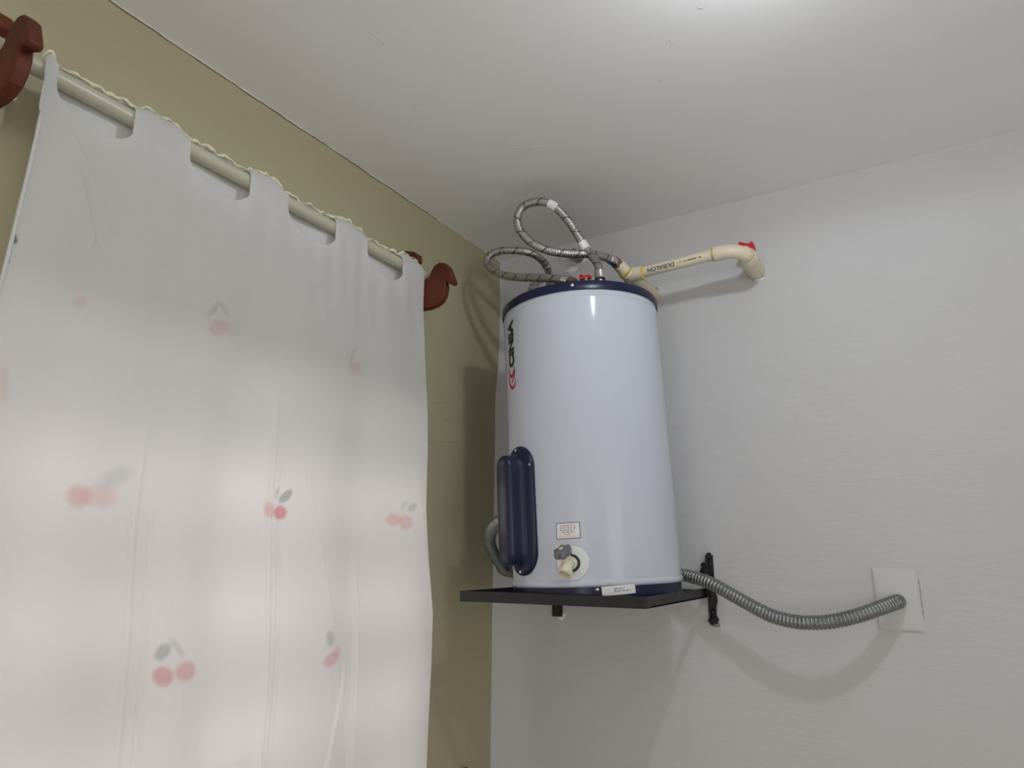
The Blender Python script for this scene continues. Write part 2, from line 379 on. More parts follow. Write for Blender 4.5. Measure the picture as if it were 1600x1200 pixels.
# ------------------------------------------------------------------ curtain rod and brackets
RXC, RZC, RR = 0.078, 2.248, 0.0135
rod = meshobj('curtain_rod', *lathe([(RR * .7, 0), (RR, .002), (RR, .998 * 1.0), (RR * .7, 1.0)], (RXC, -1.49, RZC), (0, 1, 0), 32), M_rod, None, True, 40)
tag(rod, 'cream painted round curtain rod threaded through the white curtain top', 'curtain rod')
duck = [(0.0, 2.20), (0.0, 2.285), (.02, 2.305), (.05, 2.308), (.082, 2.298), (.098, 2.286), (.100, 2.268), (.086, 2.256), (.082, 2.236),
        (.088, 2.221), (.102, 2.214), (.120, 2.209), (.135, 2.212), (.143, 2.229), (.153, 2.242), (.168, 2.2475), (.184, 2.243), (.196, 2.232),
        (.205, 2.212), (.2145, 2.188), (.2135, 2.182), (.207, 2.180), (.187, 2.192), (.1895, 2.178), (.1865, 2.158), (.176, 2.142), (.158, 2.133), (.138, 2.130),
        (.10, 2.132), (.06, 2.142), (.02, 2.155), (0.0, 2.165)]
duck = [(max(0.0, x - .030) if x > 0 else 0.0, z + .021) for x, z in duck]
V, Fc = prism_xz(duck, -0.010, 0.010)
for yy, dx, lab in ((-0.503, 0.0, 'red-brown wooden duck-shaped curtain rod bracket beside the water heater shadow'),
                    (-1.459, 0.0, 'red-brown wooden duck-shaped curtain rod bracket cut off by the left frame edge')):
    if yy > -1:
        b = meshobj('curtain_bracket', V, Fc, M_wood, None, True, 30); me0 = b.data
        bv = b.modifiers.new('bevel', 'BEVEL'); bv.width = .003; bv.segments = 2; bv.limit_method = 'ANGLE'; bv.angle_limit = .9
    else:
        b = b.copy(); COL.objects.link(b); b.data = me0.copy()
        for v in b.data.vertices:
            if v.co.x > .16 and v.co.z < 2.22: v.co.z += .004
    b.location = (dx, yy, 0)
    tag(b, lab, 'curtain bracket', 'wooden brackets of the curtain rod')

# ------------------------------------------------------------------ curtain
CXB = 0.097                                              # cloth plane in front of the rod
slot = [(-1.393, -1.275), (-1.175, -1.049), (-0.957, -0.826), (-0.727, -0.603)]
YL, YRR = -1.411, -0.520
segs = []; cur = YL
for a, b in slot: segs += [(cur, a, False), (a, b, True)]; cur = b
segs.append((cur, YRR, False))
zs_e = [2.28, 2.22, 2.10, 2.0, 1.9, 1.8, 1.7, 1.6, 1.5, 1.4, 1.3, 1.2, 0.98, .9]
ER = np.array([onx(px, py, CXB)[1:] for px, py in ((664, 1290), (664, 1200), (668, 1110), (671, 1040), (672, 960), (668, 880), (665, 790), (668, 700), (668, 650), (664, 560), (661, 480))])
EL = np.array([onx(px, py, CXB)[1:] for px, py in ((-150, 1250), (-90, 800), (-30, 560), (0, 445), (12, 398), (25, 345), (40, 285), (54, 225), (66, 165))])
def edge_r(z): return float(np.interp(z, np.r_[ER[:, 1], 2.215], np.r_[ER[:, 0], YRR]))
def edge_l(z): return float(np.interp(z, np.r_[EL[:, 1], 2.215], np.r_[EL[:, 0], YL]))
def scallop(y):
    tab = 0.0
    for a, b, s in segs:
        if not s and a <= y <= b: tab = math.sin(PI * (y - a) / (b - a)) ** .7
    return RZC + .0168 + .016 * tab * (.8 + .5 * nz(y * 8, 9)) + .0035 * abs(math.sin(y * 62)) + .003 * nz(y * 30, 4)
def hem(y):
    """lower edge of the slots, carried on as a seam under the tabs"""
    for a, b, s in segs:
        if a <= y <= b:
            t = (y - a) / (b - a)
            if s: return RZC - .022 - .044 * (math.sin(PI * min(1, max(0, (t * .97 + .0)))) ** .55) - .004 * t
            return RZC - .0195 - .012 * math.sin(PI * t) ** .8
    return RZC - .03
CK = 1.35
creases = [((425, 620), (382, 1195), .006, .009), ((436, 700), (400, 1195), -.004, .008), ((232, 640), (165, 1195), .0045, .010), ((243, 760), (190, 1195), -.003, .008),
           ((540, 880), (522, 1195), .007, .008), ((468, 700), (490, 950), .0018, .012), ((515, 1040), (480, 1195), .005, .007),
           ((640, 700), (650, 1195), .003, .016), ((115, 250), (135, 330), .003, .006), ((100, 190), (150, 300), .0025, .008)]
CR = [(onx(*a, CXB), onx(*b, CXB), h, wd) for a, b, h, wd in creases]
def disp(y, z):
    g = min(1, max(0, (2.2 - z) / .9)); A = .001 + .0065 * g
    x = A * math.sin(2 * PI * (y + .05 * z) / .27 + .8) + .5 * A * math.sin(2 * PI * (y - .04 * z) / .145 + 2.1) + .004 * g * nz(y * 9, z * 2.0)
    if z > 2.0: x += .0014 * (z - 2.0) / .2 * math.sin(2 * PI * y / .055 + 3 * nz(y * 5, 1))
    for a, b, h, wd in CR:
        t = (z - a[2]) / (b[2] - a[2])
        if -.05 < t < 1.6:
            yc = a[1] + (b[1] - a[1]) * t; d = abs(y - yc) / wd
            if d < 1: x += CK * h * (1 - d) ** 1.4 * min(1, max(0, t * 4 + .2))
    return x
def front_x(y, z, top, slotseg):
    """cloth in front of the rod; closes over its top in the tabs"""
    base = CXB + disp(y, z)
    if not slotseg:
        if z > RZC: 
            k = min(1, (z - RZC) / max(.004, top - RZC)); return RXC + (RR + .0035) * math.cos(k * PI / 2) ** .6 * 1 + .001
        k = min(1, max(0, (z - hem(y)) / .006)); tabx = RXC + RR + .0045 + .3 * (disp(y, z))
        base = base * (1 - k) + tabx * k
    return base
Z0 = RZC - .086; ZB = .90; NR, NT = 300, 26
zrow = [ZB + (Z0 - ZB) * i / NR for i in range(NR + 1)]
V = []; Fc = []
for si, (a, b, s) in enumerate(segs):
    nc = max(14, int((b - a) / .0026)); base_i = len(V); rows = NR + 1 + NT
    for c in range(nc + 1):
        yt = a + (b - a) * c / nc; u = (yt - YL) / (YRR - YL)
        if s: c_ = min(max(c, .02), nc - .02); top = hem(min(max(yt, a + 1e-5), b - 1e-5))
        else: top = scallop(min(max(yt, a + 1e-5), b - 1e-5))
        for r in range(rows):
            z = zrow[r] if r <= NR else Z0 + (top - Z0) * (r - NR) / NT
            zz = min(z, 2.22); y = edge_l(zz) * (1 - u) + edge_r(zz) * u
            if z > 2.15: y = yt * min(1, (z - 2.15) / .03) + y * (1 - min(1, (z - 2.15) / .03))
            V.append((front_x(yt, z, top, s), y, z))
    for c in range(nc):
        for r in range(rows - 1):
            i = base_i + c * rows + r; Fc.append((i, i + rows, i + rows + 1, i + 1))
cur_root = empty('curtain', (0.12, -0.97, 0.9), 'sheer white curtain with faded red cherry prints hanging from the cream rod', 'curtain')
def local(o, root): o.location = -root.location; return o
cu = meshobj('cloth_panel', V, Fc, M_cloth, cur_root, True); local(cu, cur_root)
bm = bmesh.new(); bm.from_mesh(cu.data); bmesh.ops.remove_doubles(bm, verts=bm.verts, dist=1e-5); bm.to_mesh(cu.data); bm.free()
bm = bmesh.new(); bm.from_mesh(cu.data); bmesh.ops.recalc_face_normals(bm, faces=bm.faces); bm.to_mesh(cu.data); bm.free()
cu.data.polygons.foreach_set('use_smooth', [True] * len(cu.data.polygons))
# printed cherries: (px, py, rx, ry, angle, colour, strength, softness) placed on the cloth
RED, GRN, DGR = (0.66, 0.10, 0.13), (0.17, 0.24, 0.19), (0.05, 0.10, 0.07)
motif = [(339, 512, 15, 13, 0, RED, .26, .5), (362, 515, 14, 12, 0, RED, .12, .8), (333, 483, 5, 15, -35, GRN, .26, .6), (349, 483, 4, 15, 35, GRN, .20, .7),
         (557, 575, 10, 10, 0, RED, .20, .6), (552, 556, 3, 14, -20, GRN, .20, .6),
         (125, 776, 18, 17, 0, RED, .42, .7), (160, 775, 26, 17, 0, RED, .26, .9), (182, 745, 27, 13, 25, GRN, .22, .9),
         (438, 801, 10, 11, 0, RED, .75, .35), (421, 797, 8, 12, 0, RED, .42, .7), (447, 775, 12, 6, 50, DGR, .55, .4), (433, 770, 3, 10, -20, GRN, .35, .6),
         (614, 812, 12, 10, 0, RED, .38, .6), (633, 816, 10, 12, 0, RED, .36, .6), (643, 793, 8, 5, 45, GRN, .38, .6), (631, 790, 4, 9, -25, GRN, .20, .7),
         (249, 1056, 14, 15, 0, RED, .58, .45), (283, 1048, 17, 15, 30, RED, .48, .55), (249, 1018, 9, 15, -35, DGR, .42, .55), (271, 1012, 5, 17, 35, GRN, .28, .8),
         (513, 1030, 15, 9, 35, RED, .42, .6), (511, 997, 7, 12, 0, GRN, .42, .7), (523, 1018, 7, 9, 0, RED, .28, .8),
         (128, 471, 12, 9, 0, RED, .14, .7), (3, 600, 8, 30, 0, RED, .18, .9), (20, 371, 4, 12, 15, DGR, .95, .2), (11, 405, 2, 7, 15, DGR, .6, .4)]
co = np.empty(len(cu.data.vertices) * 3, 'f'); cu.data.vertices.foreach_get('co', co); co = co.reshape(-1, 3)
colr = np.tile(np.array(CLOTH), (len(co), 1))
hz = np.array([[mnoise.noise(Vector((y * 40, z * 40, 0))) for y, z in zip(co[:, 1], co[:, 2])]]).T
for px, py, rx, ry, ang, cc, st, sf in motif:
    P0 = onx(px, py, CXB); Px = onx(px + 1, py, CXB) - P0; Py = onx(px, py + 1, CXB) - P0
    J = np.linalg.inv(np.array([[Px[1], Py[1]], [Px[2], Py[2]]]))
    q = (J @ np.stack([co[:, 1] - P0[1], co[:, 2] - P0[2]])).T
    a = math.radians(ang); e = np.stack([q[:, 0] * math.cos(a) - q[:, 1] * math.sin(a), q[:, 0] * math.sin(a) + q[:, 1] * math.cos(a)], 1)
    sf = min(1.2, sf * 1.25); d = np.hypot(e[:, 0] / rx, e[:, 1] / ry) + .12 * hz[:, 0]
    k = np.clip((1 + sf * .5 - d) / max(.05, sf), 0, 1); k = (k * k * (3 - 2 * k) * st * .8)[:, None]
    colr = colr * (1 - k) + np.array(cc) * k
at = cu.data.color_attributes.new('print', 'FLOAT_COLOR', 'POINT')
at.data.foreach_set('color', np.c_[colr, np.ones(len(colr))].astype('f').ravel())
# back layer of the header, behind the rod
V = []; n = 360; rws = 16
for i in range(n + 1):
    y = YL + .020 + (YRR - YL - .020) * i / n; top = scallop(min(max(y, YL + 1e-5), YRR - 1e-5)); zb = RZC - .076
    for r in range(rws + 1):
        z = zb + (top - zb) * r / rws
        k = min(1, max(0, (z - RZC) / max(.004, top - RZC)))
        V.append((RXC + .001 - (RR + .0035) * math.cos(k * PI / 2) ** .6 - .002 * math.sin(y * 40), y, z))
Fc = [(i * (rws + 1) + r, (i + 1) * (rws + 1) + r, (i + 1) * (rws + 1) + r + 1, i * (rws + 1) + r + 1) for i in range(n) for r in range(rws)]
local(meshobj('header_lining', V, Fc, M_header, cur_root), cur_root)
# cream lace edging
P = np.array([(RXC + .002 + .0025 * math.sin(y * 160), y, scallop(min(max(y, YL + 1e-5), YRR - 1e-5)) + .0012 + .0012 * math.sin(y * 330)) for y in np.linspace(YL, YRR, 700)])
lc = sweep('lace_edging', P, .0026 + .0010 * np.sin(P[:, 1] * 210) + .0009 * np.sin(P[:, 1] * 37), M_lace, cur_root, 6); local(lc, cur_root)
tag(lc, 'cream scalloped lace edging')
# left side hem
P = np.array([(CXB + .001 + disp(YL, z), edge_l(z) - .001, z) for z in np.linspace(.905, 2.17, 120)])
local(sweep('side_hem', P, .0028, M_header, cur_root, 6), cur_root)

# ------------------------------------------------------------------ steel shelf
TX0, TX1, TY0, TZ0, TZ1 = 0.170, 0.620, -0.441, 1.4445, 1.4675
sh = empty('steel_shelf', (0.39, 0, TZ0), 'black steel angle frame shelf carrying the water heater', 'shelf bracket')
t = .004; hf = .028
def sh_part(name, mb, m=M_black, bevel=.0008): o = mb.build(name, m, sh, False, 35, bevel); local(o, sh); return o
sh_part('front_rail', MB().box(TX0, TX1, TY0, TY0 + t, TZ0, TZ1).box(TX0 + t, TX1 - t, TY0 + t, TY0 + hf, TZ0, TZ0 + t))
for xa, xb, xc in ((TX0, TX0 + t, TX0 + hf), (TX1 - t, TX1, TX1 - hf)):
    sh_part('side_rail', MB().box(xa, xb, TY0 + t, -.004, TZ0, TZ1).box(min(xa, xc) if xa < .3 else xa - .012, max(xb, xc), TY0 + hf, -.004, TZ0, TZ0 + t))
sh_part('back_rail', MB().box(TX0 + hf, TX1 - hf, -.010, -.004, TZ0, TZ1 - .004))
def post(x0, x1, z0, z1, yf):
    mb = MB(); mb.box(x0, x1, -.004, 0, z0, z1); mb.box(x0, x0 + .005, -yf, -.004, z0, z1); return mb
sh_part('wall_post', post(.623, .640, 1.384, 1.548, .014))
sh_part('wall_post', MB().box(.180, .211, -.006, 0, 1.381, 1.60))
# weld and sealant lumps on the right-hand post
def lump(name, c, r, m, parent, seed, sq=(1, 1, 1), rough=.45, flat=None):
    bm = bmesh.new(); bmesh.ops.create_icosphere(bm, subdivisions=3, radius=1)
    for v in bm.verts:
        d = v.co.normalized(); k = 1 + rough * mnoise.noise(d * 2.2 + Vector((seed, 0, 0))) + rough * .5 * mnoise.noise(d * 5 + Vector((seed, 3, 0)))
        v.co = Vector((d.x * r * sq[0] * k, d.y * r * sq[1] * k, d.z * r * sq[2] * k)) + Vector(c)
        if flat is not None: v.co.y = min(v.co.y, flat)
    me = bpy.data.meshes.new(name); bm.to_mesh(me); bm.free(); me.materials.append(m)
    me.polygons.foreach_set('use_smooth', [True] * len(me.polygons))
    o = bpy.data.objects.new(name, me); COL.objects.link(o)
    if parent: o.parent = parent; local(o, parent)
    return o
for c, r, sq, sd in (((.620, -.010, 1.502), .014, (.8, .7, 1.5), 1), ((.616, -.004, 1.525), .006, (1.3, .6, .7), 2), ((.631, -.008, 1.545), .006, (1.2, 1, 1.4), 5), ((.633, -.010, 1.392), .010, (1.2, .9, 1.0), 3), ((.634, -.009, 1.44), .011, (.9, .8, 2.6), 4)):
    lump('sealant_lump', c, r, M_lump, sh, sd, sq, flat=0)

# ------------------------------------------------------------------ water heater (local frame, axis = z, base at 0)
TB = Vector((0.424, -0.235, TZ0 + t)); TR = 0.199; TH = 0.727
tank = empty('water_heater', TB, 'white and navy electric water heater tank standing on the black shelf', 'water heater')
tank.rotation_euler = (0.012, -0.036, 0)
def tp(name, vf, m, smooth=True, sharp=35, parent=None): return meshobj(name, vf[0], vf[1], m, parent or tank, smooth, sharp)
HB, HT = 0.036, TH - 0.022
tp('tank_body', lathe([(TR - .010, HB - .002), (TR - .001, HB - .002), (TR + .0025, HB + .001), (TR + .0035, HB + .005), (TR + .0025, HB + .009), (TR, HB + .012), (TR, HB + .014), (TR, HB + .03), (TR, HT * .5), (TR, HT - .03), (TR, HT - .018), (TR, HT - .016), (TR + .0015, HT - .013), (TR, HT - .010), (TR, HT + .001), (TR - .010, HT + .001)], seg=128), M_body)
tp('base_band', lathe([(TR - .020, 0), (TR - .0035, 0), (TR - .002, .002), (TR - .002, HB)], seg=128), M_navy)
tp('top_rim', lathe([(TR - .006, HT - .001), (TR + .003, HT - .001), (TR + .0035, HT + .001), (TR + .0035, TH - .004), (TR + .001, TH), (TR - .003, TH + .0005), (TR - .006, TH - .003)], seg=128, caps=False), M_navy)
tp('lid', lathe([(TR - .004, TH - .012), (TR - .004, TH - .004), (TR - .03, TH + .001), (.09, TH + .006), (.02, TH + .008)], seg=96), M_navy)
def cyl_pt(az, r, z): a = math.radians(az); return Vector((r * math.cos(a), r * math.sin(a), z))
def cyl_n(az): a = math.radians(az); return Vector((math.cos(a), math.sin(a), 0))
def wrap(V2, az, zc, r):
    """flat (u, v) -> onto the cylinder"""
    return [cyl_pt(az + math.degrees(u / r), r, zc + v) for u, v in V2]
for az, zz, rr in ((-69, TH - .011, TR + .0035), (-157, TH - .011, TR + .0035), (21, TH - .011, TR + .0035), (-65.5, .028, TR - .002), (-155, .028, TR - .002)):
    tp('screw', lathe([(.0042, 0), (.004, .0015), (.0028, .0024), (.0014, .0026), (.0012, .0012)], cyl_pt(az, rr - .0005, zz), cyl_n(az), 16), M_chrome)
# element cover
CA, CZ = -119.0, 1.655 - TB.z
def stadium(hw, hh, n=20):
    out = []
    for s, c in ((1, hh - hw), (-1, -(hh - hw))):
        for i in range(n + 1):
            a = PI * i / n + (0 if s > 0 else PI); out.append((hw * math.cos(a), c + hw * math.sin(a)))
    return out
def cover():
    n_, t_ = cyl_n(CA), cyl_n(CA + 90)
    HW, HHt = .051, .147
    rings = [(0, 0, 0), (0, .004, 0), (.0008, .007, 0), (.003, .0098, 0), (.007, .0112, 0), (.013, .0118, .1), (.0175, .0125, .35), (.0205, .016, .8), (.0215, .022, 1), (.0220, .033, 1), (.0225, .044, 1),
             (.0235, .0505, 1), (.0265, .0545, 1), (.031, .056, 1), (.038, .0566, 1), (.047, .0568, 1)]
    V = []; N = None
    for ins, h, fl in rings:
        st = stadium(HW - ins, HHt - ins); N = len(st)
        for u, v in st:
            hc = math.sqrt(TR ** 2 - u * u); base = hc * (1 - fl) + TR * fl - (.004 if fl == 1 else 0)
            p = n_ * (base + h) + t_ * u; V.append((p.x, p.y, CZ + v))
    Fc = [(k * N + i, k * N + (i + 1) % N, (k + 1) * N + (i + 1) % N, (k + 1) * N + i) for k in range(len(rings) - 1) for i in range(N)]
    Fc.append(tuple(range((len(rings) - 1) * N, len(rings) * N)))
    return V, Fc
cv = tp('element_cover', cover(), M_navyp, True, 50); tag(cv, 'long navy plastic cover over the heating element')
for dv, du in ((.138, 0), (-.138, 0), (.098, .046)):
    p = cyl_pt(CA + math.degrees(du / TR), TR + .0105, CZ + dv)
    tp('screw', lathe([(.0040, 0), (.0038, .0015), (.0026, .0024), (.0012, .0026)], p, cyl_n(CA), 14), M_chrome)
# logo lettering, reading upwards, and its red double stroke
LA = -125.5
def logo(V2, zc, m, name, lab=None):
    o = tp(name, (wrap([(-y, x) for x, y in V2[0]], LA, zc, TR + .0008), V2[1]), m, False)
    if lab: tag(o, lab)
    return o
Vt, Ft = text_mesh('CINSA', .0345, .0020); Vt = Vt[:, :2]; wd = Vt[:, 0].max() - Vt[:, 0].min(); hh_ = Vt[:, 1].max() - Vt[:, 1].min()
Vt = Vt * np.array([.121 / wd, .033 / hh_]); logo((Vt, Ft), 2.062 - TB.z, M_logon, 'lettering', 'black CINSA lettering reading upwards')
def stroke(pts, wds, n=6):
    P = smooth_path([(x, y, 0) for x, y in pts], n)[:, :2]; T = np.gradient(P, axis=0); T /= np.linalg.norm(T, axis=1)[:, None]
    W = np.interp(np.linspace(0, 1, len(P)), np.linspace(0, 1, len(wds)), wds); N_ = np.stack([-T[:, 1], T[:, 0]], 1) * W[:, None] / 2
    V = np.r_[P + N_, P - N_]; n_ = len(P); return V, [(i, i + 1, n_ + i + 1, n_ + i) for i in range(n_ - 1)]
for pts, ws in ((((.020, .020), (.006, .013), (.001, .002), (.006, -.006), (.014, -.010)), (.002, .006, .0075, .005, .001)),
                (((.006, .021), (-.012, .016), (-.022, .004), (-.021, -.008), (-.010, -.016)), (.002, .0055, .0075, .006, .002)),
                (((-.012, .004), (-.006, -.006), (.006, -.012), (.018, -.013)), (.0015, .004, .004, .001))):
    pts = [(a * 1.25, b * 1.1) for a, b in pts]; logo(stroke(pts, [q * 1.2 for q in ws]), 1.979 - TB.z, M_logor, 'logo_stroke')
# warning sticker
SA, SZ = -81.5, 1.601 - TB.z
def rect(name, m, u0, u1, v0, v1, az, zc, r, rot=0.0, parent=None):
    n = 8; V2 = [(u0 + (u1 - u0) * i / n, v) for v in (v0, v1) for i in range(n + 1)]
    c, s = math.cos(rot), math.sin(rot); V2 = [(u * c - v * s, u * s + v * c) for u, v in V2]
    return tp(name, (wrap(V2, az, zc, r), [(i, i + 1, n + 2 + i, n + 1 + i) for i in range(n)]), m, False, parent=parent)
st = rect('warning_sticker', M_ink, -.0275, .0275, -.0175, .0175, SA, SZ, TR + .0006); tag(st, 'small grey-bordered sticker with lines of red and black print')
def stick_part(name, m, *a): return rect(name, m, *a, parent=st)
stick_part('sticker_face', M_label, -.0257, .0257, -.0158, .0158, SA, SZ, TR + .0009)
def words(row_v, h, x0, x1, m, seed, az, zc, r, parent, rot=0.0):
    rnd = random.Random(seed); mbV = []; mbF = []; x = x0; c, s = math.cos(rot), math.sin(rot)
    while x < x1 - .001:
        wl_ = min(x1 - x, rnd.uniform(.003, .008)); e = x + wl_; k = x
        while k < e - .0003:
            lw = h * rnd.uniform(.35, .7); hv = h * rnd.uniform(.75, 1)
            q = [(k, row_v), (min(e, k + lw), row_v), (min(e, k + lw), row_v + hv), (k, row_v + hv)]
            q = [(u * c - v * s, u * s + v * c) for u, v in q]; b = len(mbV); mbV += wrap(q, az, zc, r); mbF.append((b, b + 1, b + 2, b + 3)); k += lw + h * .25
        x = e + h * .9
    return tp('print_line', (mbV, mbF), m, False, parent=parent)
for i, (x0, x1, m) in enumerate(((-.017, .016, M_ink), (-.018, .018, M_inkr), (-.018, .017, M_ink), (-.013, .016, M_ink), (-.007, .008, M_ink), (-.022, .022, M_pinks))):
    words(.0098 - i * .0046, .0024, x0, x1, m, i + 3, SA, SZ, TR + .0012, st)
# maker's strip on the base band
BA, BZ = -52.5, .0262
bl = rect('rating_label', M_label, -.0365, .0365, -.0095, .0095, BA, BZ, TR + .0018, .05); tag(bl, 'small white printed label across the navy base band')
for i, (v, x0, x1) in enumerate(((.0015, -.010, .012), (-.0035, -.010, .026))):
    words(v, .0032, x0, x1, M_ink, 20 + i, BA, BZ, TR + .0022, bl, .05)
# drain tap
DA, DZ = -79.5, 1.5330 - TB.z
dn = cyl_n(DA); dpos = cyl_pt(DA, TR, DZ); up = Vector((0, 0, 1)); side = cyl_n(DA + 90)
tap = tp('drain_tap', lathe([(.036, -.004), (.036, .001), (.0345, .003), (.031, .004), (.014, .0075), (.012, .0078)], dpos, dn, 48), M_escut)
tag(tap, 'ivory drain tap with a grey knob on a round white plate')
tp('gasket', lathe([(.0175, .003), (.0185, .008), (.0175, .011), (.0145, .0115)], dpos, dn, 32), M_gasket, parent=tap)
tp('tap_body', lathe([(.0135, .006), (.0135, .018), (.011, .019), (.011, .050), (.009, .052)], dpos, dn, 28), M_tap, parent=tap)
hub = dpos + dn * .040 + side * .000
sp_ax = (dn * .62 - up * .72 - side * .12).normalized(); kn_ax = (up * .80 + dn * .55 - side * .18).normalized()
tp('spout', lathe([(.011, -.006), (.0125, .006), (.0125, .012), (.0145, .014), (.0145, .030), (.0128, .0305), (.0115, .0285), (.0112, .020)], hub, sp_ax, 28, True), M_tap, parent=tap)
tp('bonnet', lathe([(.012, -.006), (.013, .004), (.0115, .008), (.0125, .012), (.0105, .016), (.010, .024)], hub, kn_ax, 24), M_tap, parent=tap)
def knob():
    u, v, a = frame(kn_ax); V = []; N = 72
    prof = [(.55, .020), (.9, .0215), (1, .025), (1, .031), (.93, .0345), (.6, .036), (.3, .0365)]
    for s, h in prof:
        for i in range(N):
            t = 2 * PI * i / N; rr = (.0185 + .0026 * math.cos(6 * t)) * s if s > .5 else .0185 * s
            V.append(hub + a * h + (u * math.cos(t) + v * math.sin(t)) * rr)
    Fc = [(k * N + i, k * N + (i + 1) % N, (k + 1) * N + (i + 1) % N, (k + 1) * N + i) for k in range(len(prof) - 1) for i in range(N)]
    return V, Fc + [tuple(range(N)), tuple(range((len(prof) - 1) * N, len(prof) * N))]
kb = tp('knob', knob(), M_knob, parent=tap); tag(kb, 'grey lobed tap knob')
u, v, a = frame(kn_ax)
V = [hub + kn_ax * h + (u * x + v * y) * .0036 for h in (.036, .0385) for x, y in ((-1, -1), (1, -1), (1, 1), (-1, 1))]
tp('stem_end', (V, [(0, 1, 2, 3), (4, 5, 6, 7), (0, 1, 5, 4), (1, 2, 6, 5), (2, 3, 7, 6), (3, 0, 4, 7)]), M_tap, False, parent=tap)
# fittings on the lid (world points turned into the tank's frame)
bpy.context.view_layer.update(); TI = tank.matrix_world.inverted()
def tl(p): return TI @ Vector([float(q) for q in p])
rv = tl(ony(915, 438, -.375)); rv.z = TH + .009
V, Fc = lathe([(.008, -.004), (.008, .010), (.010, .011), (.010, .014)], rv, (0, 0, 1), 20); o_rv = tp('relief_valve', (V, Fc), M_brass)
mb = MB(); x, y, z = rv; mb.box(x - .014, x + .014, y - .006, y + .006, z + .012, z + .021); mb.box(x - .014, x - .006, y - .006, y + .006, z + .021, z + .026)
lv = mb.build('lever', M_red, o_rv, False, 35, .0015); tag(lv, 'red relief valve lever')
for px, py, yy in ((899, 445, -.365), (938, 444, -.360)):
    q = tl(ony(px, py, yy)); q.z = TH
    tp('pipe_nipple', lathe([(.0125, -.004), (.0125, .004), (.010, .005), (.010, .014)], q, (0, 0, 1), 20), M_chrome)
q = tl(ony(962, 445, -.35)); q.z = TH
tp('screw', lathe([(.006, -.002), (.006, .004), (.004, .0055)], q, (0, 0, 1), 6), M_galv)

# ------------------------------------------------------------------ braided hoses
def W(lst): return [ony(px, py, y) for px, py, y in lst]
def hose(root_loc, label, pts, tags, r=.0107, wraps=(), ends=()):
    h = empty('braided_hose', root_loc, label, 'hose', 'steel braided connector hoses of the heater')
    P, s = resample(smooth_path(pts), .004)
    L = s[-1]; k = lambda d: int(np.argmin(abs(s - d)))
    i0, i1 = k(ends[0]), k(L - ends[1])
    local(sweep('braid', P[i0:i1 + 1], r, M_braid, h, 18, s[i0:i1 + 1], True), h)
    # ferrules
    for a, b, m in ((0, ends[0], M_brass), (ends[0], ends[0] + .022, M_chrome), (L - ends[1] - .022, L - ends[1], M_chrome), (L - ends[1], L, M_brass)):
        ia, ib = k(a), k(b)
        if ib - ia < 2: continue
        if m is M_chrome:
            q, sq = resample(P[ia:ib + 1], .0008); rr = r + .0017 + .0006 * np.cos(2 * PI * sq / .0055); local(sweep('ferrule', q, rr, m, h, 20), h)
        else:
            q, sq = resample(P[ia:ib + 1], .001); local(sweep('hose_nut', q, r + .0045, m, h, 6, sharp=30), h)
    for a, b, lab in wraps:
        q, sq = resample(P[k(a):k(b) + 1], .001); rr = r + .0012 + .0004 * np.sin(sq * 900)
        o = sweep('paper_tag', q, rr, M_label, h, 18); local(o, h); tag(o, lab)
    return h, P, s
big, P1, s1 = hose(ony(950, 400, -.27), 'larger upper looping steel braided hose with white tags above the tank',
    W([(966, 413, -.205), (953, 405, -.245), (938, 400, -.285), (915, 397, -.325), (885, 396, -.355), (855, 391, -.375), (830, 379, -.39), (812, 359, -.40), (809, 338, -.405), (820, 321, -.405),
       (845, 315, -.40), (868, 324, -.385), (888, 345, -.365), (903, 368, -.34), (916, 390, -.325), (928, 404, -.33), (935, 415, -.34), (937, 427, -.35), (938, 439, -.36)]), (),
    wraps=(), ends=(.020, .004))
small, P2, s2 = hose(ony(890, 438, -.34), 'smaller lower looping steel braided hose left of the tank lid',
    W([(897, 443, -.365), (884, 439, -.365), (865, 435.5, -.36), (838, 434, -.35), (805, 433, -.34), (780, 428, -.33), (764, 417, -.322), (762, 404, -.315), (775, 394, -.31), (800, 391, -.30),
       (828, 395, -.28), (846, 406, -.24), (856, 421, -.19), (858, 434, -.13), (858, 447, -.06), (858, 455, -.004)]), (),
    wraps=(), ends=(.014, .010))
def tag_at(h, P, s, px, py, ln, lab, rr=.0119, m=M_label):
    # the sample of the path that lies nearest the sight line
    o = np.array(CAM); d = ray(px, py); d /= np.linalg.norm(d); dist = np.linalg.norm(np.cross(P - o, d), axis=1)
    i = int(np.argmin(dist)); n = max(1, int(ln / .004 / 2)); q, sq = resample(P[max(0, i - n):i + n + 1], .001)
    ob = sweep('paper_tag', q, rr + .0004 * np.sin(sq * 1200), m, h, 18); local(ob, h); tag(ob, lab); return i
tag_at(big, P1, s1, 863, 321, .030, 'white paper tag near the top of the loop')
i_t = tag_at(big, P1, s1, 912, 383, .030, 'pale blue-white tag on the descending strand')
tag_at(small, P2, s2, 852, 416, .010, 'metal collar on the strand', .0121, M_chrome)
# fluttering flap of the second tag
c = P1[i_t]; MBf = MB(); V = []
for i in range(7):
    for j in range(4): V.append((c[0] - .012 - .006 * i, c[1] + .004 * math.sin(i * .8), c[2] + .004 - .0035 * i - .0055 * j + .002 * math.sin(i + j)))
fl = meshobj('tag_flap', V, [(i * 4 + j, i * 4 + j + 1, (i + 1) * 4 + j + 1, (i + 1) * 4 + j) for i in range(6) for j in range(3)], M_label, big); local(fl, big)
sd_ = fl.modifiers.new('thick', 'SOLIDIFY'); sd_.thickness = .0004

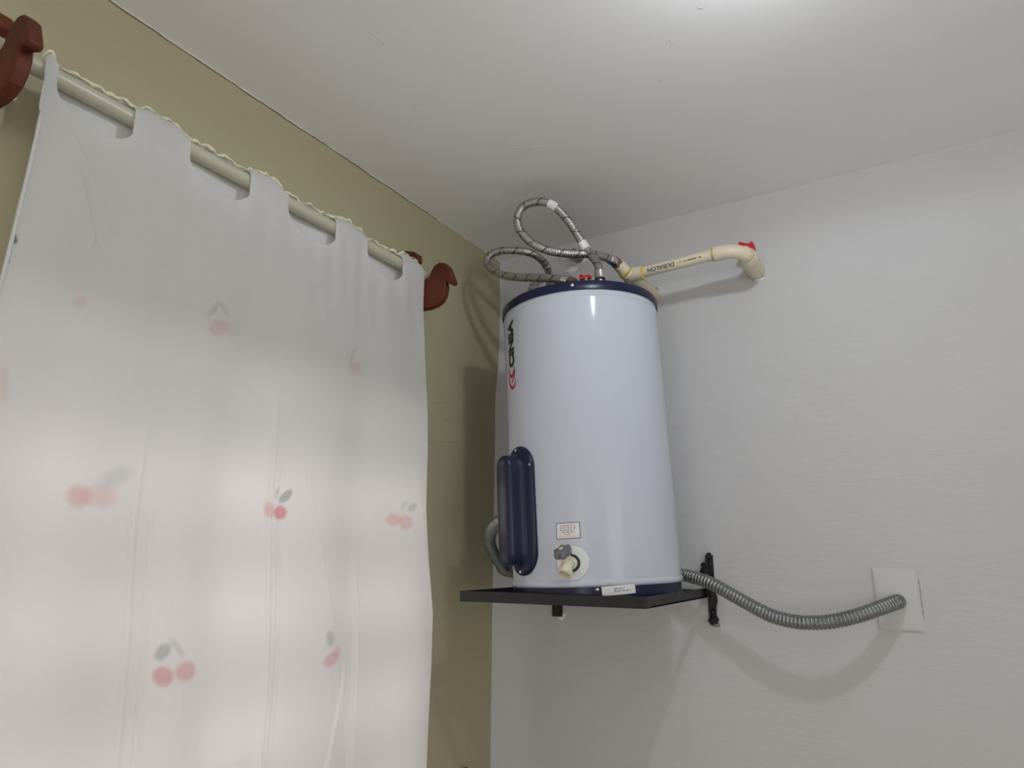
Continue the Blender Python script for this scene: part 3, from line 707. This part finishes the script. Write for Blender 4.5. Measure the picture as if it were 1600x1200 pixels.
# wall outlet behind the loop: grey taped stub on a patch of raw plaster
def wall_patch(name, px, py, rx, rz, m, label, cat, seed, rot=0, th=.003):
    c = ony(px, py, 0); V = []; N = 44
    for s, yy in ((1, 0.0), (.96, -th), (.5, -th * 1.2)):
        for i in range(N):
            t = 2 * PI * i / N; k = 1 + .35 * nz(math.cos(t) * 1.6 + seed, math.sin(t) * 1.6) + .12 * nz(math.cos(t) * 6 + seed, math.sin(t) * 6)
            X, Z = rx * k * s * math.cos(t), rz * k * s * math.sin(t); a = math.radians(rot)
            V.append((c[0] + X * math.cos(a) - Z * math.sin(a), yy, c[2] + X * math.sin(a) + Z * math.cos(a)))
    Fc = [(k * N + i, k * N + (i + 1) % N, (k + 1) * N + (i + 1) % N, (k + 1) * N + i) for k in range(2) for i in range(N)] + [tuple(range(2 * N, 3 * N))]
    o = meshobj(name, V, Fc, m); return o
global_n = [n_t]
for px, py, rx, rz, m, sd, rot in ((897, 403, .055, .022, M_raw, 3, 0), (893, 422, .020, .010, M_raw, 8, 0), (836, 446, .030, .014, M_cement, 5, 20), (1026, 452, .004, .007, M_cement, 9, 0),
                                   (877, 963, .013, .010, M_raw, 12, 0), (1118, 976, .012, .006, M_cement, 14, 0), (1186, 437, .012, .005, M_raw, 17, 0)):
    o = wall_patch('trim_%d' % global_n[0], px, py, rx, rz, m if px != 1100 else M_white_wall, '', '', sd, rot, .0025 if px != 1100 else .0015); struct(o); global_n[0] += 1
so = empty('water_outlet', ony(912, 408, 0), 'dull grey taped water outlet stub on the wall behind the large hose loop', 'water outlet')
a_, b_ = ony(905, 404, 0), ony(915, 412, -.035)
P, s_ = resample(np.array([a_, (a_ + b_) / 2, b_]), .004)
P[:, 0] = a_[0]; P[:, 2] = a_[2]
local(sweep('stub', P, .017, M_galv, so, 18), so)
local(lump('tape_wrap', (a_[0] + .004, -.040, a_[2] - .002), .021, M_galv, None, 6, (1.05, .7, .85), .2), so).parent = so

# ------------------------------------------------------------------ cream pipe with elbows
PY, PZ = -.158, 2.287
pr = .0142; fr_ = .0188
pipe = empty('water_pipe', (0.809, 0, 2.281), 'cream plastic water pipe with yellow glue rings leading to a red-handled valve', 'water pipe')
def pp(name, P, r, m, seg=24, lab=None, parent=None, sharp=None):
    o = sweep(name, np.array(P, float), r, m, parent or pipe, seg, sharp=sharp)
    if parent is None: local(o, pipe)
    if lab: tag(o, lab)
    return o
xL = ony(996, 428, PY)[0]; xR = ony(1118, 397, PY)[0]; EXX = .809; zl = ony(996, 428, PY)[2]; zr = ony(1118, 397, PY)[2]
pp('pipe', resample(np.array([(xL - .01, PY, zl), (xR + .01, PY, zr)]), .01)[0], pr, M_pvc)
# elbow from the pipe round towards the wall
ex = EXX; xe = ex
arc = [(xR - .004, PY, zr), (xR + .006, PY, zr)] + [(xe - .045 + .045 * math.sin(a), PY + .045 - .045 * math.cos(a), zr + (2.281 - zr) * a / (PI / 2)) for a in np.linspace(0, PI / 2, 14)]
arc = np.array(arc); arc = resample(smooth_path(arc[::2], 6), .003)[0]
rr = np.full(len(arc), fr_ - .001); rr[:6] += .001; rr[-7:] = fr_ + .0012; pp('elbow', arc, rr, M_pvc)
vy0 = arc[-1][1]
body = resample(np.array([(xe, vy0 - .002, 2.281), (xe, -.002, 2.281)]), .0025)[0]
rb = np.array([.0222 + (.0022 if (-.108 < q[1] < -.040) else 0) - (.002 if q[1] > -.012 else 0) for q in body]); vb = pp('valve_body', body, rb, M_pvc)
# red lever on top of the valve
ly = -.090; lx = float(ony(1167, 388, ly)[0]); lz = float(ony(1167, 388, ly)[2])
st_ = meshobj('valve_stem', *lathe([(.006, -.004), (.006, .010)], (lx, ly, lz - .006), (0, 0, 1), 14), M_red, pipe); local(st_, pipe)
V = []; prof_ = [(-.019, .017), (-.013, .019), (-.003, .012), (.008, .009), (.015, .014), (.019, .006), (.021, -.010), (.014, -.012), (.004, -.003), (-.008, .003), (-.018, .007)]
V2 = [(lx + x_, ly - .008, lz + z_) for x_, z_ in prof_] + [(lx + x_, ly + .008, lz + z_) for x_, z_ in prof_]; n_ = len(prof_)
hd = meshobj('valve_handle', V2, [tuple(range(n_)), tuple(range(n_, 2 * n_))] + [(i, (i + 1) % n_, n_ + (i + 1) % n_, n_ + i) for i in range(n_)], M_red, pipe, False); local(hd, pipe); tag(hd, 'small red valve handle')
# left fittings: tee with one arm to the wall, one towards the hose
tx = ony(983, 431, PY)[0]
pp('tee', resample(np.array([(xL + .016, PY, zl), (tx - .012, PY, zl)]), .002)[0], fr_, M_pvc)
pp('tee_branch', resample(np.array([(tx, PY + .002, zl), (tx, PY - .030, zl)]), .002)[0], fr_, M_pvc)
pp('wall_arm', resample(np.array([(tx + .005, PY + .01, zl), (tx + .012, -.09, zl - .006), (tx + .016, -.04, zl - .010), (tx + .016, -.001, zl - .010)]), .002)[0], fr_ - .002, M_pvc)
ad0 = np.array((tx, PY - .028, zl)); hN = ony(966, 413, -.205)
pp('adaptor', resample(np.array([ad0, hN + (ad0 - hN) * .05]), .002)[0], .0165, M_pvc, 24)
def ring(c, ax, r):
    ax = np.array(ax, float); ax /= np.linalg.norm(ax); V = []; Fc = []; u, v, a = frame(ax); N = 36
    for i in range(N):
        t = 2 * PI * i / N; R0 = r + .0008 * nz(t * 2, c[0] * 50); rad = .0030 + .0018 * nz(t * 1.5, 4 + c[0] * 30)
        for k in range(8):
            b = 2 * PI * k / 8; V.append(Vector(c) + (u * math.cos(t) + v * math.sin(t)) * (R0 + rad * math.cos(b)) + a * rad * math.sin(b))
    for i in range(N):
        for k in range(8): Fc.append((i * 8 + k, i * 8 + (k + 1) % 8, ((i + 1) % N) * 8 + (k + 1) % 8, ((i + 1) % N) * 8 + k))
    o = meshobj('glue_ring', V, Fc, M_glue, pipe); local(o, pipe)
ring((xL + .016, PY, zl), (1, 0, 0), pr + .001); ring((xR - .005, PY, zr), (1, 0, 0), pr + .0012); ring(tuple(ad0 + np.array((0, .002, 0))), tuple(hN - ad0), .0170)
# printed text, upside down along the pipe
def pipe_text(Vt, Ft, xc, size_x, size_z, m, name, ph0=-.25):
    Vt = Vt[:, :2].copy(); Vt[:, 0] *= size_x / (Vt[:, 0].max() - Vt[:, 0].min()); Vt[:, 1] *= size_z / (Vt[:, 1].max() - Vt[:, 1].min())
    out = []
    for x, y in Vt:
        ph = ph0 - y / pr; X = xc - x; zc = zl + (zr - zl) * (X - xL) / (xR - xL)
        out.append((X, PY - (pr + .0004) * math.cos(ph), zc + (pr + .0004) * math.sin(ph)))
    o = meshobj(name, out, Ft, m, pipe, False); local(o, pipe); return o
x1 = ony(1014, 424, PY)[0]; x2 = ony(1056, 414, PY)[0]
tt = text_mesh('DURALON', .02, .0009); o = pipe_text(*tt, (x1 + x2) / 2, x2 - x1, .0115, M_ink, 'pipe_lettering'); tag(o, 'grey DURALON print upside down along the pipe')
def dash_text(x0, x1, z_, seed, m):
    rnd = random.Random(seed); V = []; Fc = []; x = 0; L = x1 - x0
    while x < L:
        w_ = rnd.uniform(.0010, .0022); h_ = z_ * rnd.uniform(.7, 1); b = len(V); V += [(x, -h_ / 2), (x + w_, -h_ / 2), (x + w_, h_ / 2), (x, h_ / 2)]; Fc.append((b, b + 1, b + 2, b + 3)); x += w_ + (.0008 if rnd.random() < .8 else .004)
    V = np.array(V); V[:, 0] -= L / 2; return V, Fc
for pa, pb, zz, sd, m_ in ((1060, 1077, .0035, 3, M_ink), (1079, 1098, .0045, 5, M_logon)):
    xa, xb = ony(pa, 410, PY)[0], ony(pb, 405, PY)[0]; tt = dash_text(xa, xb, zz, sd, m_); pipe_text(tt[0], tt[1], (xa + xb) / 2, xb - xa, zz, m_, 'print_line')

# ------------------------------------------------------------------ flexible conduit and wall plate
cp = W([(802, 812, -.375), (786, 812, -.355), (771, 824, -.32), (765, 842, -.285), (770, 862, -.25), (781, 879, -.20), (795, 893, -.14)])
last = cp[-1]
cp += [np.array((.205, -.055, 1.4945)), np.array((.25, -.019, 1.492)), np.array((.33, -.0185, 1.495)), np.array((.45, -.0185, 1.498)), np.array((.53, -.024, 1.500))]
cp += W([(1050, 897, -.055), (1075, 900, -.085), (1110, 911, -.105), (1150, 933, -.112), (1200, 960, -.120), (1235, 970, -.126), (1265, 973, -.128), (1300, 971, -.120), (1340, 962, -.100), (1375, 950, -.066), (1400, 941, -.025), (1404, 940, .0)])
Pc = smooth_path(cp, 10); Pc, sc_ = resample(Pc, .0010)
rc = .0128 + .0030 * np.abs(np.cos(PI * sc_ / .0080)) ** .7
con = sweep('flexible_conduit', Pc, rc, M_galv, None, 16)
tag(con, 'grey ribbed metal conduit running from the heater to the white cover on the wall', 'conduit')
PX0, PX1, PZ0, PZ1 = .995, 1.084, 1.386, 1.520
plt_ = empty('cover_plate', (1.04, 0, 1.453), 'white square-edged cover on the wall with the conduit entering its middle', 'wall plate')
V = []; rings_ = [(0, 0.0), (0, -.0025), (.004, -.0055), (.012, -.0075), (.02, -.008)]
for ins, yy in rings_: V += [(PX0 + ins, yy, PZ0 + ins), (PX1 - ins, yy, PZ0 + ins), (PX1 - ins, yy, PZ1 - ins), (PX0 + ins, yy, PZ1 - ins)]
Fc = [(k * 4 + i, k * 4 + (i + 1) % 4, (k + 1) * 4 + (i + 1) % 4, (k + 1) * 4 + i) for k in range(4) for i in range(4)] + [(16, 17, 18, 19)]
o = meshobj('plate', V, Fc, M_plate, plt_, True, 20); local(o, plt_)
hc = ony(1402, 941, -.008)
o = meshobj('knockout_hole', *lathe([(.0165, 0), (.0165, .0007), (.012, .0007)], (hc[0], -.0078, hc[2]), (0, -1, 0), 8), M_gasket, plt_, False); local(o, plt_)
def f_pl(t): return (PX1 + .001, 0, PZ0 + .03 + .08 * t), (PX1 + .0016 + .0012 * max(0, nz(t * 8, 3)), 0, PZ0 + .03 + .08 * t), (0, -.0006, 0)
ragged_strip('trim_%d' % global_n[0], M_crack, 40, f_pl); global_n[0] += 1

tp_ = onx(20, 152, 0); struct(meshobj('trim_%d' % global_n[0], *lathe([(.0055, 0), (.005, .002), (.002, .0026)], tp_, (1, 0, 0), 14), M_raw)); global_n[0] += 1
# lamp holder and bulb on the ceiling, above the frame
lx_, ly_, lz_ = lo.location
lamp = empty('ceiling_lamp', (lx_, ly_, H), 'bare round bulb in a white holder on the white ceiling', 'ceiling lamp')
local(meshobj('lamp_holder', *lathe([(.050, 0), (.050, -.008), (.036, -.016), (.024, -.020), (.024, -.026)], (lx_, ly_, H), (0, 0, 1), 32), M_escut, lamp, True, 40), lamp)
bprof = [(.016, .034)] + [(.0365 * math.sin(a), .0365 * math.cos(a)) for a in np.linspace(.5, PI - .05, 14)]
local(meshobj('bulb_glass', *lathe(bprof, (lx_, ly_, lz_), (0, 0, 1), 28), gm, lamp), lamp)

# small dark peg low on the olive wall
hp = onx(727, 1203, 0.01)
pg = meshobj('round_peg', *lathe([(.004, 0), (.004, .008), (.009, .009), (.0095, .013), (.007, .016)], (0, hp[1], hp[2] - .003), (1, 0, 0), 18), M_gasket)
tag(pg, 'small black round peg low on the olive wall', 'peg')
